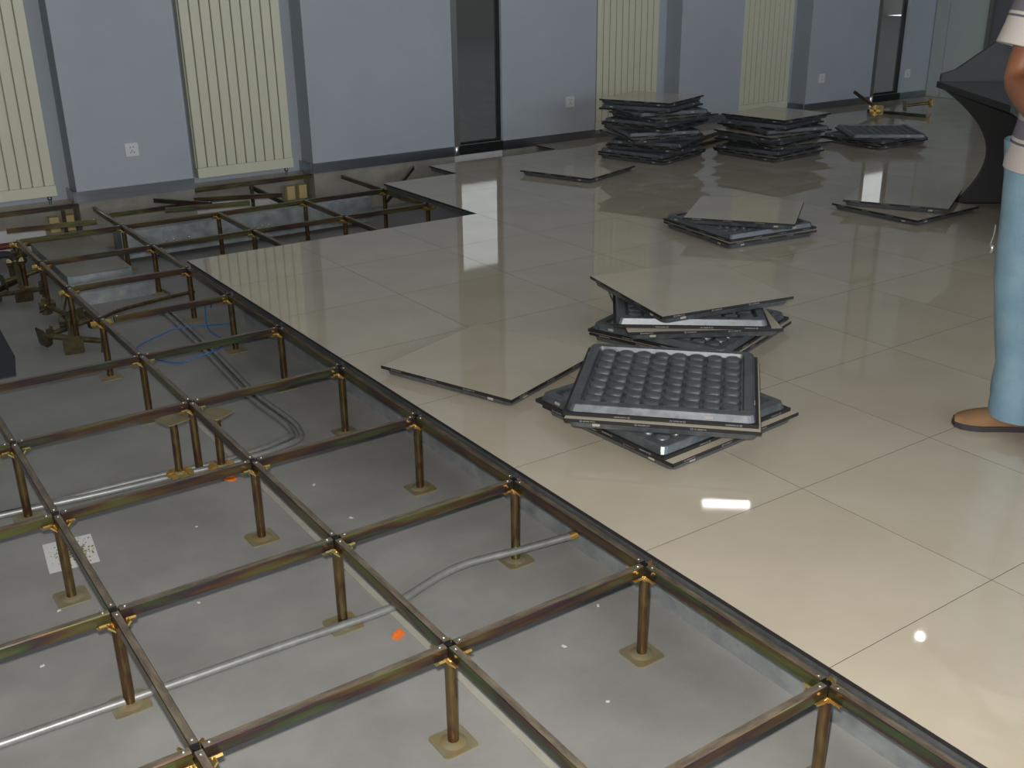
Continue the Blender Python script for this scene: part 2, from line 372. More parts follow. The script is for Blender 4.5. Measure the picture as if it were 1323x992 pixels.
def stringer_mesh(L):
    m_ = MB(); h = 0.0295; w_ = 0.0105
    prof = [(-w_,-h),(w_,-h),(w_,-0.003),(w_-0.002,-0.0005),(-w_+0.002,-0.0005),(-w_,-0.003)]
    n = len(prof); a = L/2
    vs = [(-a,p[0],p[1]) for p in prof] + [(a,p[0],p[1]) for p in prof]
    for k in range(n): m_.add([vs[k],vs[(k+1)%n],vs[n+(k+1)%n],vs[n+k]], [(0,3,2,1)], 1 if k == 3 else 0)
    m_.add(vs[:n], [tuple(range(n))], 2); m_.add(vs[n:], [tuple(reversed(range(n)))], 2)
    # dark open ends slightly framed
    return m_
SM = {}
def stringer(p, q, label, group=None, roll_=0.0):
    p = Vector(p); q = Vector(q); d = q-p; L = round(d.length, 3)
    if L not in SM:
        scr = MB(); scr.lathe([(0.0045,0),(0.0045,0.002),(0.003,0.0032),(0,0.0032)], 10)
        SM[L] = (stringer_mesh(L).mesh('stringer', ['zinc','zinctop','hole']), scr.mesh('screw','screw'))
    me, sc = SM[L]
    o = link('stringer', me); o.location = (p+q)/2
    ang = math.atan2(d.y, d.x); el = math.asin(max(-1,min(1,d.z/d.length)))
    o.rotation_euler = (roll_, -el, ang)
    for s_ in (-1, 1):
        link('screw', sc, o, (s_*(L/2-0.014), 0, -0.0006))
    tag(o, label, 'stringer', group)
    return o
nodes = []
for r_ in range(-1, 10):
    for c in range(0, 4):
        if (c == 3 and r_ > 4) or (c == 2 and r_ > 5): continue
        nodes.append((-c, r_))
for r_ in (8, 9):
    for c in (1, 2, 3): nodes.append((c, r_))
NODE = set(nodes)
ORD = ['first','second','third','fourth','fifth','sixth','seventh','eighth','ninth']
def row_words(j):
    if j < 7: return '%s row out from the pit' % ORD[6-j]
    return ["level with the pit's near edge","level with the pit's middle","level with the pit's wall side"][j-7]
LINE = ['on the tile edge','one bay out from the tile edge','two bays out from the tile edge','three bays out from the tile edge']
for (i, j) in nodes:
    if i > 0: lb = 'steel pedestal in the pit, %s from the open bay, on its %s line' % (ORD[i-1], 'middle' if j == 8 else 'wall-side'); gp = 'pedestals in the pit'
    else: lb = 'steel pedestal %s, %s' % (LINE[-i], row_words(j)); gp = 'pedestals of the open bay'
    pedestal(i*G, j*G, label=lb, group=gp)
def grid_stringer(a, b_, label, group):
    A = Vector((a[0]*G,a[1]*G,-T)); B = Vector((b_[0]*G,b_[1]*G,-T)); d = (B-A).normalized()*0.0125
    stringer(A+d, B-d, label, group)
for (i, j) in nodes:
    if (i+1, j) in NODE:
        if i >= 0: grid_stringer((i,j), (i+1,j), 'steel stringer across the pit, %s from the open bay, on its %s line' % (ORD[i], 'middle' if j == 8 else 'wall-side'), 'stringers of the pit')
        elif (i,j) == (-1,6): stringer((-0.545,3.60,-T-0.004), (-0.0125,3.60,-T), 'cross stringer with a free end stopping short of the long stringer', 'cross stringers of the open bay')
        else: grid_stringer((i,j), (i+1,j), 'cross stringer, %s bay from the tile edge, %s' % (ORD[-i-1], row_words(j).replace('crossing ','')), 'cross stringers of the open bay')
    if (i, j+1) in NODE:
        if i > 0: grid_stringer((i,j), (i,j+1), 'steel stringer pointing to the wall on the %s pedestal line of the pit' % ORD[i-1], 'stringers of the pit pointing to the wall')
        else: grid_stringer((i,j), (i,j+1), 'long stringer %s, %s' % (LINE[-i], ("beside the pit's %s half" % ('near' if j == 7 else 'wall-side')) if j > 6 else '%s span out from the pit' % ORD[6-j]), 'long stringers of the open bay')
# stringers of the pit that run on under the remaining tiles
for i in (1, 2): grid_stringer((i,7.03), (i,8), 'steel stringer going in under the near edge of the pit, %s from the open bay' % ORD[i-1], 'stringers entering under the pit edge')
# stubs to the wall
stringer((0,5.413,-T), (0,6.06,-T), 'steel stringer from the tile edge line to the wall base below the socket', None)
stringer((3*G,5.413,-T), (3*G,6.06,-T), 'steel stringer from the corner of the pit to the blue wall', None)
stringer((0.012,5.80,-T), (0.588,5.80,-T), 'steel stringer lying level close to the wall beneath the socket', None)
# ledger bars in the niches
for (a, b_), s_ in zip(NICHES[:2], ('partly visible radiator','radiator above the opened floor')):
    stringer((a+0.01,YW+0.03,-0.012), (b_-0.01,YW+0.03,-0.012), 'dark steel ledger bar below the %s' % s_)
    m_ = MB(); m_.box((-0.012,-0.006,ZS), (0.012,0.006,-0.042)); o = m_.build('support_post', 'zinc', None, (b_-0.10 if a < 0 else a+0.42, YW+0.03, 0)); tag(o, 'rusty flat post under the ledger bar of the %s' % s_, 'post')
    m_ = MB(); m_.tube([(a+0.25,YW+0.06,-0.235),(b_-0.005,YW+0.06,-0.235)], 0.021, 12); tag(m_.build('heating_pipe', 'redpipe'), 'dark red heating pipe below the %s' % s_, 'pipe')
    for x0, x1, wd in ((b_-0.18,b_-0.115,'set away from the corner,'),(b_-0.085,b_-0.02,'in the niche corner,')):
        m_ = MB(); m_.prism(rrect((x1-x0)/2,0.03,0.008,2), -0.05, 0.05); o = m_.build('foam_block', 'yellow', None, ((x0+x1)/2, YW+0.13, -0.15)); tag(o, 'yellow foam block %s below the %s' % (wd, s_), 'foam block', 'foam blocks below the radiators')
# loose stringers lying about near the wall
stringer((0.36,5.93,-0.004), (0.62,5.57,-0.004), 'dark loose stringer lying askew on the grid below the radiator', None)
stringer((0.56,5.72,0.008), (1.05,5.42,0.027), 'pale bluish loose stringer propped over the pit edge', None)
stringer((0.32,5.58,-0.006), (0.84,5.46,-0.004), 'short black loose stringer resting across the pit stringers', None)
stringer((-0.62,5.60,-0.005), (-0.12,5.52,-0.005), 'dark loose stringer laid on the grid left of the pit', None)
stringer((1.90,5.60,-0.17), (2.36,5.98,-0.02), 'loose stringer slanting across the hole by the wall', None)
stringer((1.12,6.16,-0.045), (1.36,5.80,-0.20), 'loose stringer leaning down from the ledger bar below the radiator', None)

# extra pedestals beside a crossing, loose ones on the slab
zi = ZS+(HT-0.0015)*0.84
pedestal(-0.675, 2.385, zi, (R(180),R(1.0),0.3), 'spare pedestal stood upside down by a crossing, on the side away from the tiles', 'spare pedestals stood upside down').scale = (1,1,0.84)
pedestal(-0.530, 2.345, zi, (R(180.8),0,0.5), 'spare pedestal stood upside down by a crossing, on the side toward the tiles', 'spare pedestals stood upside down').scale = (1,1,0.84)
loose = [(-0.60,5.62,80,165),(-0.72,5.40,82,100),(-0.68,5.02,55,175),(-0.76,4.22,84,105),(-0.66,4.00,80,170),(-0.52,3.98,82,-120),(-0.54,4.45,86,-160),(-0.80,5.15,84,60)]
for x, y, t_, a in loose:
    o = pedestal(x, y, ZS+0.05, (R(t_), 0, R(a)), 'loose pedestal tipped over in the heap on the slab', 'tipped pedestals on the slab')
    for ch in o.children:
        ch.material_slots[0].link = 'OBJECT'; ch.material_slots[0].material = M['zincdull']
tag(pedestal(7.20,5.42,0.05,(R(84),0,R(-60)), 'pedestal lying on the tiles, its yellow head glinting'), 'pedestal lying on the tiles, its yellow head glinting', 'pedestal')
tag(pedestal(7.66,5.46,0.05,(R(84),0,R(60)), 'dark pedestal lying on the tiles by the window wall'), 'dark pedestal lying on the tiles by the window wall', 'pedestal')
stringer((7.28,5.78,0.20), (7.36,5.50,0.03), 'stringer leaning on the wall base beside the far window', None)
stringer((7.30,5.62,0.032), (7.42,5.05,0.032), 'stringer lying flat on the tiles near the far window', None)
stringer((4.62,5.30,0.032), (5.15,5.52,0.032), 'dark stringer on the tiles between the two tall panel stacks', None)
stringer((4.55,5.14,0.032), (5.08,5.30,0.032), 'dull yellow stringer on the tiles between the two tall panel stacks', None)

stringer((-0.92,5.20,ZS+0.03), (-0.55,5.62,ZS+0.03), 'rusty stringer dumped on the slab among the tipped pedestals', None)
stringer((-0.60,4.55,ZS+0.03), (-0.46,4.98,ZS+0.10), 'rusty stringer propped on the short trunking piece', None)
stringer((-0.98,5.55,ZS+0.03), (-0.70,5.86,ZS+0.03), 'short rusty stringer dumped on the slab toward the radiator niche', None)
# ------------------------------------------------------------------ things on the slab
def tray_u(L, w_, h, t=0.0025, lip=0.012):
    m_ = MB()
    m_.box((0,0,0), (L,w_,t)); m_.box((0,0,t), (L,t,h)); m_.box((0,w_-t,t), (L,w_,h))
    m_.box((0,t,h-t), (L,lip,h)); m_.box((0,w_-lip,h-t), (L,w_-t,h))
    return m_
def bolts(parent, pts, ax):
    for p in pts:
        m_ = MB(); m_.lathe([(0.008,0),(0.008,0.004),(0.005,0.009),(0,0.009)], 10)
        o = m_.build('bolt', 'screw', parent, p); o.rotation_euler = ax
def cable_tray(name, loc, rz, L, w_, h, label, joints=(), lid='galv'):
    r_ = tag(empty(name, loc, rz), label, 'cable tray')
    tray_u(L, w_, h).build('trough', 'galv', r_)
    m_ = MB(); m_.box((0,-0.001,h+0.0002), (L,w_+0.001,h+0.0022)); m_.build('lid', lid, r_)
    for x in (0.0, L-0.0025):
        m_ = MB(); m_.box((x,0.0026,0.0026), (x+0.0025,w_-0.0026,h-0.0026)); m_.build('end_cap', 'galv', r_)
    for x in joints:
        for y0, s_ in ((-0.0025,-1),(w_,1)):
            m_ = MB(); m_.box((x-0.09,y0,0.02), (x+0.09,y0+0.0025,h-0.02)); jp = m_.build('joint_plate', 'galv', r_)
            bolts(jp, [(x+dx, (y0 if s_ < 0 else y0+0.0025), h*0.5) for dx in (-0.07,-0.025,0.03,0.075)], (R(90) if s_ < 0 else R(-90),0,0))
    return r_
cable_tray('cable_tray', (0.50,-1.6,ZS), R(90), 5.6, 0.30, 0.15, 'long galvanised cable tray on the slab just under the tile edge', (0.9,2.25,4.0))
cable_tray('cable_tray', (0.02,5.56,ZS+0.03), 0, 1.76, 0.20, 0.17, 'galvanised cable tray crossing the pit on the side of the wall', (0.35,0.9))
cable_tray('cable_tray', (0.62,4.62,ZS+0.01), 0, 1.5, 0.22, 0.14, 'galvanised cable tray half hidden by the near edge of the pit', (1.1,))
cable_tray('cable_tray', (-0.08,5.02,ZS), R(90), 0.95, 0.36, 0.12, 'wide galvanised trunking with a dusty lid left of the pit', (), 'dustlid')
cable_tray('cable_tray', (-0.44,4.80,ZS), 0, 0.42, 0.18, 0.08, 'short low trunking piece with a dark seam beside the wide trunking', ())

def pipe(name, pts, r, mt, label, cat='conduit', n=10):
    # Catmull-Rom resample
    P = [Vector(p) for p in pts]; out = []
    for i in range(len(P)-1):
        p0 = P[max(i-1,0)]; p1 = P[i]; p2 = P[i+1]; p3 = P[min(i+2,len(P)-1)]
        for k in range(6):
            t = k/6; out.append(0.5*((2*p1)+(p2-p0)*t+(2*p0-5*p1+4*p2-p3)*t*t+(3*p1-p0-3*p2+p3)*t*t*t))
    out.append(P[-1]); m_ = MB(); m_.tube(out, r, n, cap=True)
    o = m_.build(name, mt); tag(o, label, cat); return o
zc = ZS+0.0127
cA = pipe('metal_conduit', [(-2.0,1.235,zc),(-1.506,1.216,zc),(-1.118,1.20,zc),(-0.822,1.191,zc),(-0.475,1.175,zc),(-0.394,1.195,zc+0.004),(-0.196,1.225,zc+0.02),(0.02,1.18,zc+0.03),(0.180,1.133,ZS+0.060)], 0.0125, 'conduit', 'bright metal conduit across the slab, ending in the long cable tray')
m_ = MB(); m_.tube([(0.165,1.138,ZS+0.057),(0.190,1.131,ZS+0.063)], 0.015, 10); m_.build('coupling', 'zinchead', cA)
pB = [(-2.0,2.56),(-1.282,2.453),(-0.93,2.41),(-0.677,2.395),(-0.5,2.375),(-0.379,2.383),(-0.289,2.393),(-0.19,2.425),(-0.155,2.49),(-0.14,2.62),(-0.150,2.95),(-0.126,3.32),(-0.09,3.85),(-0.065,4.48)]
pipe('metal_conduit', [(x,y,zc) for x, y in pB], 0.012, 'conduit', 'outer grey conduit that turns a right angle on the slab')
pipe('metal_conduit', [(x-0.035,y+(0.035 if y < 2.45 else 0.0),zc) for x, y in pB], 0.012, 'conduit', 'inner grey conduit that turns a right angle on the slab')
pipe('metal_conduit', [(-0.45,4.44,zc),(-0.30,4.56,zc),(-0.05,4.63,zc),(0.16,4.67,zc)], 0.010, 'zinctube', 'brassy conduit lying beneath the short cross stringer')
pipe('metal_conduit', [(0.04,4.70,zc),(0.02,4.85,zc),(-0.03,5.0,zc)], 0.008, 'conduit', 'thin short conduit piece beside the wide trunking')
pipe('flexible_hose', [(-0.98,5.86,ZS+0.03),(-0.80,5.92,ZS+0.05),(-0.62,5.88,ZS+0.10),(-0.50,5.92,ZS+0.03)], 0.022, 'sole', 'dark flexible hose curled on the slab below the radiator niche', 'hose')
pipe('blue_cable', [(0.12,4.28,ZS+0.02),(0.10,4.19,ZS+0.10),(0.02,4.05,ZS+0.12),(-0.02,3.93,ZS+0.03),(0.0,3.78,ZS+0.006),(-0.05,3.62,ZS+0.034),(-0.13,3.55,ZS+0.037),(-0.2,3.56,ZS+0.025),(-0.29,3.58,ZS+0.006),(-0.38,3.74,ZS+0.006),(-0.40,3.9,ZS+0.006),(-0.2,4.0,ZS+0.028),(-0.1,3.99,ZS+0.037),(-0.02,3.97,ZS+0.03),(0.12,4.0,ZS+0.006)], 0.0035, 'bluecable', 'thin blue cable looped loosely on the slab', 'cable', 6)
m_ = MB(); m_.box((-0.466,-1.2,ZS), (-0.446,2.95,ZS+0.004)); tag(m_.build('grounding_strip', 'pale'), 'long pale flat strip on the slab under a long stringer', 'strip')
# paper with grains
pr = tag(empty('paper_sheet', (-1.14,2.07,ZS+0.0008), R(-6)), 'white paper sheet with a patch of olive grains on the slab', 'paper')
m_ = MB(); m_.box((-0.075,-0.10,0), (0.075,0.10,0.0006)); m_.build('sheet', 'paper', pr)
m_ = MB()
for k in range(420):
    a = random.random()*2*PI; q = abs(random.gauss(0,0.034)); x, y = q*math.cos(a)+0.006, q*math.sin(a)*1.2
    if abs(x) > 0.07 or abs(y) > 0.095: continue
    s_ = random.uniform(0.0012,0.0026); m_.box((x-s_,y-s_,0.0006), (x+s_,y+s_,0.0006+s_))
o = m_.build('grain_patch', 'grain', pr); o['kind'] = 'stuff'
# orange plastic bits
for x, y, a, lb in ((-0.50,1.06,30,'orange plastic clip beside the pale strip, by the bright conduit'),(-0.53,2.27,-40,'orange plastic clip beside the pale strip, by the double conduit')):
    m_ = MB(); m_.prism([(-0.018,-0.012),(0.014,-0.014),(0.022,0.004),(0.004,0.016),(-0.016,0.010)], 0, 0.008); m_.box((-0.012,-0.002,0.008),(0.012,0.004,0.018))
    o = m_.build('plastic_clip', 'orange', None, (x,y,ZS)); o.rotation_euler = (0,0,R(a)); tag(o, lb, 'clip')
m_ = MB(); m_.prism([(-1.60,3.88),(-0.955,3.87),(-0.905,4.15),(-0.885,4.62),(-1.60,4.68)], ZS, ZS+0.006); tag(m_.build('rubber_mat', 'mat_dark'), 'dark blue-grey mat lying flat on the slab', 'mat')  # thin flat patch, darker and bluer than the slab
# small scraps on the slab
for k, (x, y) in enumerate([(-0.9,1.55),(-1.25,1.75),(-1.35,1.5),(-0.3,1.75),(-0.15,0.75),(-0.85,0.9),(-0.2,0.5),(-0.75,2.0),(-1.0,2.3),(-0.55,0.35),(0.05,0.85),(-0.3,2.05)]):
    s_ = random.uniform(0.004,0.008); a = random.random()*3
    m_ = MB(); m_.prism([(-s_,-s_*0.4),(s_*0.9,-s_*0.6),(s_*1.1,s_*0.4),(-s_*0.5,s_*0.6)], 0, 0.002)
    o = m_.build('paint_chip', 'chip', None, (x,y,ZS)); o.rotation_euler = (0,0,a); tag(o, 'tiny white paint chip on the grey slab', 'chip', 'paint chips on the slab')

# ------------------------------------------------------------------ loose floor panels
def panel_meshes():
    d = {}
    m_ = MB(); h = 0.2985
    m_.add([(-h,-h,0),(h,-h,0),(h,h,0),(-h,h,0)], [(0,1,2,3)]); m_.add([(-h,-h,-0.009),(h,-h,-0.009),(h,h,-0.009),(-h,h,-0.009)], [(3,2,1,0)])
    for k in range(4):
        c = [(-h,-h),(h,-h),(h,h),(-h,h)]; a, b2 = c[k], c[(k+1)%4]
        m_.add([(*a,-0.009),(*b2,-0.009),(*b2,0),(*a,0)], [(0,1,2,3)])
    d['tile_top'] = m_.mesh('tile_top','ceramic')
    m_ = MB(); H = 0.300
    for k in range(4):
        Tm = Matrix.Rotation(k*PI/2, 4, 'Z')
        m_.box((-H,-H,-0.0115), (H,-h,-0.0003), 0, T=Tm)
    m_.box((-h,-h,-0.0115), (h,h,-0.0092), 0)
    rnd = random.Random(3)
    for k in range(4):        # small illegible maker's print: an open square and a run of letters
        Tm = Matrix.Rotation(k*PI/2, 4, 'Z')
        for x0 in (-0.25,-0.08,0.09):
            y = -H-0.0003; zc_ = -0.006
            def q(xa, xb, za, zb):
                m_.add([Tm @ Vector(p) for p in ((xa,y,za),(xb,y,za),(xb,y,zb),(xa,y,zb))], [(0,1,2,3)], 1)
            q(x0,x0+0.0012,zc_-0.003,zc_+0.003); q(x0+0.0052,x0+0.0064,zc_-0.003,zc_+0.003); q(x0,x0+0.0064,zc_+0.002,zc_+0.003); q(x0,x0+0.0064,zc_-0.003,zc_-0.002)
            for c in range(9):
                xx = x0+0.010+c*0.0044
                q(xx,xx+0.0012,zc_-0.0018,zc_+0.0018)
                if rnd.random() < 0.6: q(xx,xx+0.0032,zc_+0.0008,zc_+0.0018)
                if rnd.random() < 0.6: q(xx,xx+0.0032,zc_-0.0018,zc_-0.0008)
                if rnd.random() < 0.5: q(xx+0.0024,xx+0.0034,zc_-0.0018,zc_+0.0018)
    d['edge_trim'] = m_.mesh('edge_trim',['trim','print'])
    m_ = MB()
    A = rrect(0.290,0.290,0.020,3); B = rrect(0.284,0.284,0.022,3); C = rrect(0.254,0.254,0.012,3); D = rrect(0.250,0.250,0.010,3); n = len(A)
    rings = [[(p[0],p[1],-0.0115) for p in A],[(p[0],p[1],-0.0335) for p in B],[(p[0]*0.985,p[1]*0.985,-0.036) for p in B],[(p[0],p[1],-0.036) for p in C],[(p[0],p[1],-0.0205) for p in D]]
    for i in range(4):
        for k in range(n): m_.add([rings[i][k],rings[i][(k+1)%n],rings[i+1][(k+1)%n],rings[i+1][k]], [(3,2,1,0)])
    m_.add(rings[4], [tuple(reversed(range(n)))])
    d['steel_tray'] = m_.mesh('steel_tray','tray')
    m_ = MB(); pitch = 0.0615
    for a in range(8):
        for b2 in range(8):
            cx, cy = (a-3.5)*pitch, (b2-3.5)*pitch
            m_.lathe([(0.0,-0.0352),(0.013,-0.0350),(0.023,-0.0335),(0.0278,-0.0300),(0.0292,-0.0250),(0.0298,-0.0203)], 12, c=(cx,cy,0))
    d['dimple_field'] = m_.mesh('dimple_field','tray')
    m_ = MB()
    for s_, x in ((-1,-0.2),(1,0.15)):
        m_.box((x-0.012,s_*0.2865-0.002,-0.026), (x+0.012,s_*0.2865+0.002,-0.016))
        m_.box((s_*0.2865-0.002,x-0.012,-0.026), (s_*0.2865+0.002,x+0.012,-0.016))
    d['paper_tag'] = m_.mesh('paper_tag','pale')
    return d
PN = panel_meshes()
def panel(x, y, ztop, yawd, up_, label, group=None, tilt=(0,0)):
    """ztop = height of the uppermost face of the panel lying flat"""
    o = empty('floor_panel', (x,y,ztop if up_ else ztop-T))
    for k, me in PN.items(): link(k, me, o)
    o.rotation_euler = (R(tilt[0])+(0 if up_ else PI), R(tilt[1]), R(yawd))
    tag(o, label, 'floor panel', group)
    return o
P1 = 'black-edged beige floor panel, tile face up, '
P2 = 'dark metal floor panel lying upside down, '
panel(0.428,1.958,T+0.0005,19.8,True,'single beige tile panel with black edge laid flat beside the metal-topped stack')
# front stack (bottom to top)
panel(0.632,1.205,T+0.0005,4.2,True,P1+'bottom of the stack topped by a dimpled metal underside')
panel(0.622,1.232,2*T+0.001,3.4,False,P2+'second from below in the stack topped by dimpled metal')
panel(0.622,1.205,3*T+0.0015,-46.3,True,P1+'directly under the dimpled top panel')
panel(0.632,1.225,4*T+0.002,-46.3,False,'upside-down floor panel showing rows of round dimples, topmost of its stack')
# second stack
panel(1.282,1.781,T+0.0005,17.8,True,P1+'bottom of the stack with a skewed tile on top')
panel(1.285,1.795,2*T+0.001,18.6,False,P2+'second from below under the skewed tile')
panel(1.300,1.815,3*T+0.0015,-32.0,True,P1+'middle of the stack with a skewed tile on top')
panel(1.300,1.835,4*T+0.002,-39.3,False,P2+'right under the skewed top tile')
panel(1.327,1.856,5*T+0.0035,-11.7,True,'beige floor panel set askew, topmost of its stack, behind the dimpled panel', tilt=(0.3,-0.2))
# third stack
panel(2.72,2.913,T+0.0005,-7.5,True,P1+'bottom of the low three-panel stack on the open tiles')
panel(2.735,2.93,2*T+0.001,-6.5,False,P2+'in the middle of the low three-panel stack')
panel(2.811,2.955,3*T+0.0015,36.5,True,'shiny beige panel mirroring a radiator, top of the low three-panel stack')
# pair near the console
panel(3.899,2.688,T+0.0005,0.8,True,P1+'lower of the two near the charcoal console')
panel(3.985,2.765,2*T+0.001,27.1,True,'glossy floor panel mirroring the far window, upper of two near the console')
# lone panel far
panel(3.108,4.876,T+0.0005,18.9,True,'lone beige floor panel with black edge in front of the twelve-panel stack')
ordn = ['first','second','third','fourth','fifth','sixth','seventh','eighth','ninth','tenth','eleventh','twelfth']
big = [(3.977,5.056,15.6),(3.99,5.07,14),(4.043,5.082,27),(4.042,5.073,29),(4.00,5.10,-14),(4.03,5.12,-22),(4.06,5.13,17.5),(4.06,5.12,15),(4.09,5.07,-4),(4.08,5.12,-16),(4.03,5.14,22.5),(4.055,5.165,21.5)]
for k, (x, y, a) in enumerate(big):
    upp = (k % 2 == 0) if k < 11 else True
    if k == 10: upp = False
    lb = ('beige-topped panel crowning the tall twelve-panel stack' if k == 11 else 'dark floor panel, %s from the floor in the tall twelve-panel stack' % ordn[k])
    panel(x, y, (k+1)*(T+0.0005), a, upp, lb, 'panels of the twelve-panel stack')
mid = [(4.77,4.58,4.2),(4.79,4.62,10),(4.87,4.58,-8),(4.82,4.64,11),(4.78,4.60,0),(4.88,4.62,-12),(4.86,4.66,13),(4.92,4.67,6.2)]
for k, (x, y, a) in enumerate(mid):
    lb = ('beige-topped panel crowning the eight-panel stack by the pale radiator' if k == 7 else 'dark floor panel, %s from the floor in the eight-panel stack' % ordn[k])
    panel(x, y, (k+1)*(T+0.0005), a, (k % 2 == 0) if k < 6 else k == 7, lb, 'panels of the eight-panel stack')
for k, (x, y, a, u_) in enumerate([(5.86,4.43,-1.7,True),(5.87,4.44,2,False),(5.875,4.39,-38.2,False)]):
    panel(x, y, (k+1)*(T+0.0005), a, u_, ['dark-edged floor panel, lowest of the short stack before the far window','upside-down panel in the middle of the short stack before the far window','upside-down dark panel on top of the short stack before the far window'][k], 'panels of the short far stack')

# ------------------------------------------------------------------ radiators
def radiator(x0, x1, label):
    W = x1-x0; o = empty('radiator', (x0,YW+0.012,0.055)); n = 10; p = W/n; H = 1.95
    m_ = MB(); m_.box((0,0.034,0.0), (W,0.085,H)); m_.build('body', 'rad', o)
    m_ = MB(); m_.box((0,0.0,0.0), (W,0.034,0.068)); m_.build('bottom_rail', 'rad', o)
    m_ = MB(); m_.box((0,0.0,H-0.068), (W,0.034,H)); m_.build('top_rail', 'rad', o)
    m_ = MB(); m_.prism([(0.0044,0.034),(0.0046,0.002),(0.0065,0.0),(p-0.0065,0.0),(p-0.0046,0.002),(p-0.0044,0.034)], 0.070, H-0.070)
    fme = m_.mesh('fin','rad')
    for k in range(n): link('fin', fme, o, (k*p,0,0))
    m_ = MB(); m_.tube([(W-0.04,0.05,-0.06),(W-0.04,0.05,0.0)], 0.009, 8); m_.lathe([(0,-0.03),(0.015,-0.03),(0.015,-0.012),(0,-0.012)], 8, c=(W-0.04,0.05,0)); m_.build('valve', 'steel', o)
    for xx in (0.12, W-0.12):
        m_ = MB(); m_.box((xx-0.02,0.085,0.4), (xx+0.02,ND-0.012,0.44)); m_.build('bracket', 'rad', o)
        m_ = MB(); m_.box((xx-0.02,0.085,1.5), (xx+0.02,ND-0.012,1.54)); m_.build('bracket', 'rad', o)
    tag(o, label, 'radiator')
radiator(-0.905,-0.205,'cream ribbed radiator in the niche beside the pier with a socket, above the rubble heap')
radiator(0.732,1.440,'cream ribbed radiator above the opened floor between socket pier and glazed slot')
radiator(4.255,4.950,'cream ribbed radiator behind the twelve-panel stack')
radiator(5.995,6.675,'cream ribbed radiator behind the eight-panel stack')

def outlet(x, z, label):
    o = empty('wall_socket', (x,YW,z)); s_ = 0.043
    m_ = MB(); Tm = Matrix.Rotation(PI/2, 4, 'X'); m_.prism(rrect(s_,s_,0.005,2), 0.0005, 0.008, T=Tm); m_.build('plate', 'plastic', o)
    hm = MB(); hm.box((-0.0028,-0.0088,-0.007), (0.0028,-0.0079,0.007)); me = hm.mesh('socket_hole','hole')
    for dx, dz, a in ((-0.009,0.016,0.5),(0.011,0.016,-0.5),(-0.009,-0.018,0),(0.011,-0.018,0),(0,-0.006,0)):
        h = link('socket_hole', me, o, (dx,0,dz)); h.rotation_euler = (0,a,0); h.scale = (0.8,1,0.6)
    tag(o, label, 'socket')
outlet(0.302,0.300,'white wall socket on the pier beside the opened floor')
outlet(3.961,0.322,'white wall socket between the near glazed slot and a radiator')
outlet(7.133,0.303,'white wall socket between a radiator and the far glazed slot')
outlet(8.514,0.262,'white wall socket in the corner past the far glazed slot')

# ------------------------------------------------------------------ charcoal console
cr = tag(empty('control_console', (4.15,2.75,0)), 'charcoal control console with a concave end panel behind the man', 'console')
dE = Vector((-0.61,-0.79,0)); dR = Vector((0.79,-0.61,0))      # along its edge towards the camera, and to its back
def CW(a, b2, z): return dE*a + dR*b2 + Vector((0,0,z))
m_ = MB(); th = 0.035
top = [CW(0.0,0.0,0),CW(1.15,0.0,0),CW(1.15,0.85,0),CW(0.0,0.85,0)]
m_.prism([(p.x,p.y) for p in top], 0.70, 0.70+th, 0, top=1); m_.build('desk_top', ['black','consoletop'], cr)
# concave end panel near the tip: profile in (depth, height)
prof = [(0.02,0.698)]
for k in range(15):
    t = k/14; z = 0.66-0.62*t; prof.append((0.06+0.20*math.sin(PI*min(1,t*0.98+0.02))**0.9 + 0.14*t, z))
prof += [(0.20,0.02),(0.85,0.02),(0.85,0.698)]
def end_panel(a, nm, mt, t=0.03):
    m2 = MB(); n = len(prof); vs = [CW(a,p[0],p[1]) for p in prof] + [CW(a+t,p[0],p[1]) for p in prof]
    m2.add(vs, [tuple(range(n)), tuple(reversed(range(n,2*n)))] + [(k,n+k,n+(k+1)%n,(k+1)%n) for k in range(n)]); return m2.build(nm, mt, cr)
end_panel(0.04, 'end_panel', 'console'); end_panel(1.08, 'end_panel', 'console')
m_ = MB(); Pq = [CW(0.08,0.62,0.1),CW(1.07,0.62,0.1),CW(1.07,0.64,0.1),CW(0.08,0.64,0.1)]; m_.prism([(p.x,p.y) for p in Pq], 0.03, 0.69); m_.build('back_panel', 'black', cr)
m_ = MB(); m_.tube([CW(0.02,0.12,0.018),CW(0.02,0.85,0.018)], 0.016, 8); m_.tube([CW(0.02,0.14,0.02),CW(0.02,0.60,0.11)], 0.014, 8); m_.tube([CW(0.02,0.62,0.018),CW(0.02,0.62,0.2)], 0.014, 8); m_.build('foot_frame', 'black', cr)
# sloping screen panel on the back of the desk
vs = [CW(-0.02,0.02,0.7352),CW(-0.02,0.85,0.7352),CW(-0.02,0.85,1.06),CW(-0.02,0.40,1.02),CW(-0.02,0.10,0.80),CW(-0.02,0.02,0.775)]
m_ = MB(); n = len(vs); w2 = [v + dE*0.03 for v in vs]
m_.add(vs+w2, [tuple(reversed(range(n))), tuple(range(n,2*n))] + [(k,(k+1)%n,n+(k+1)%n,n+k) for k in range(n)]); m_.build('screen_panel', 'console', cr)

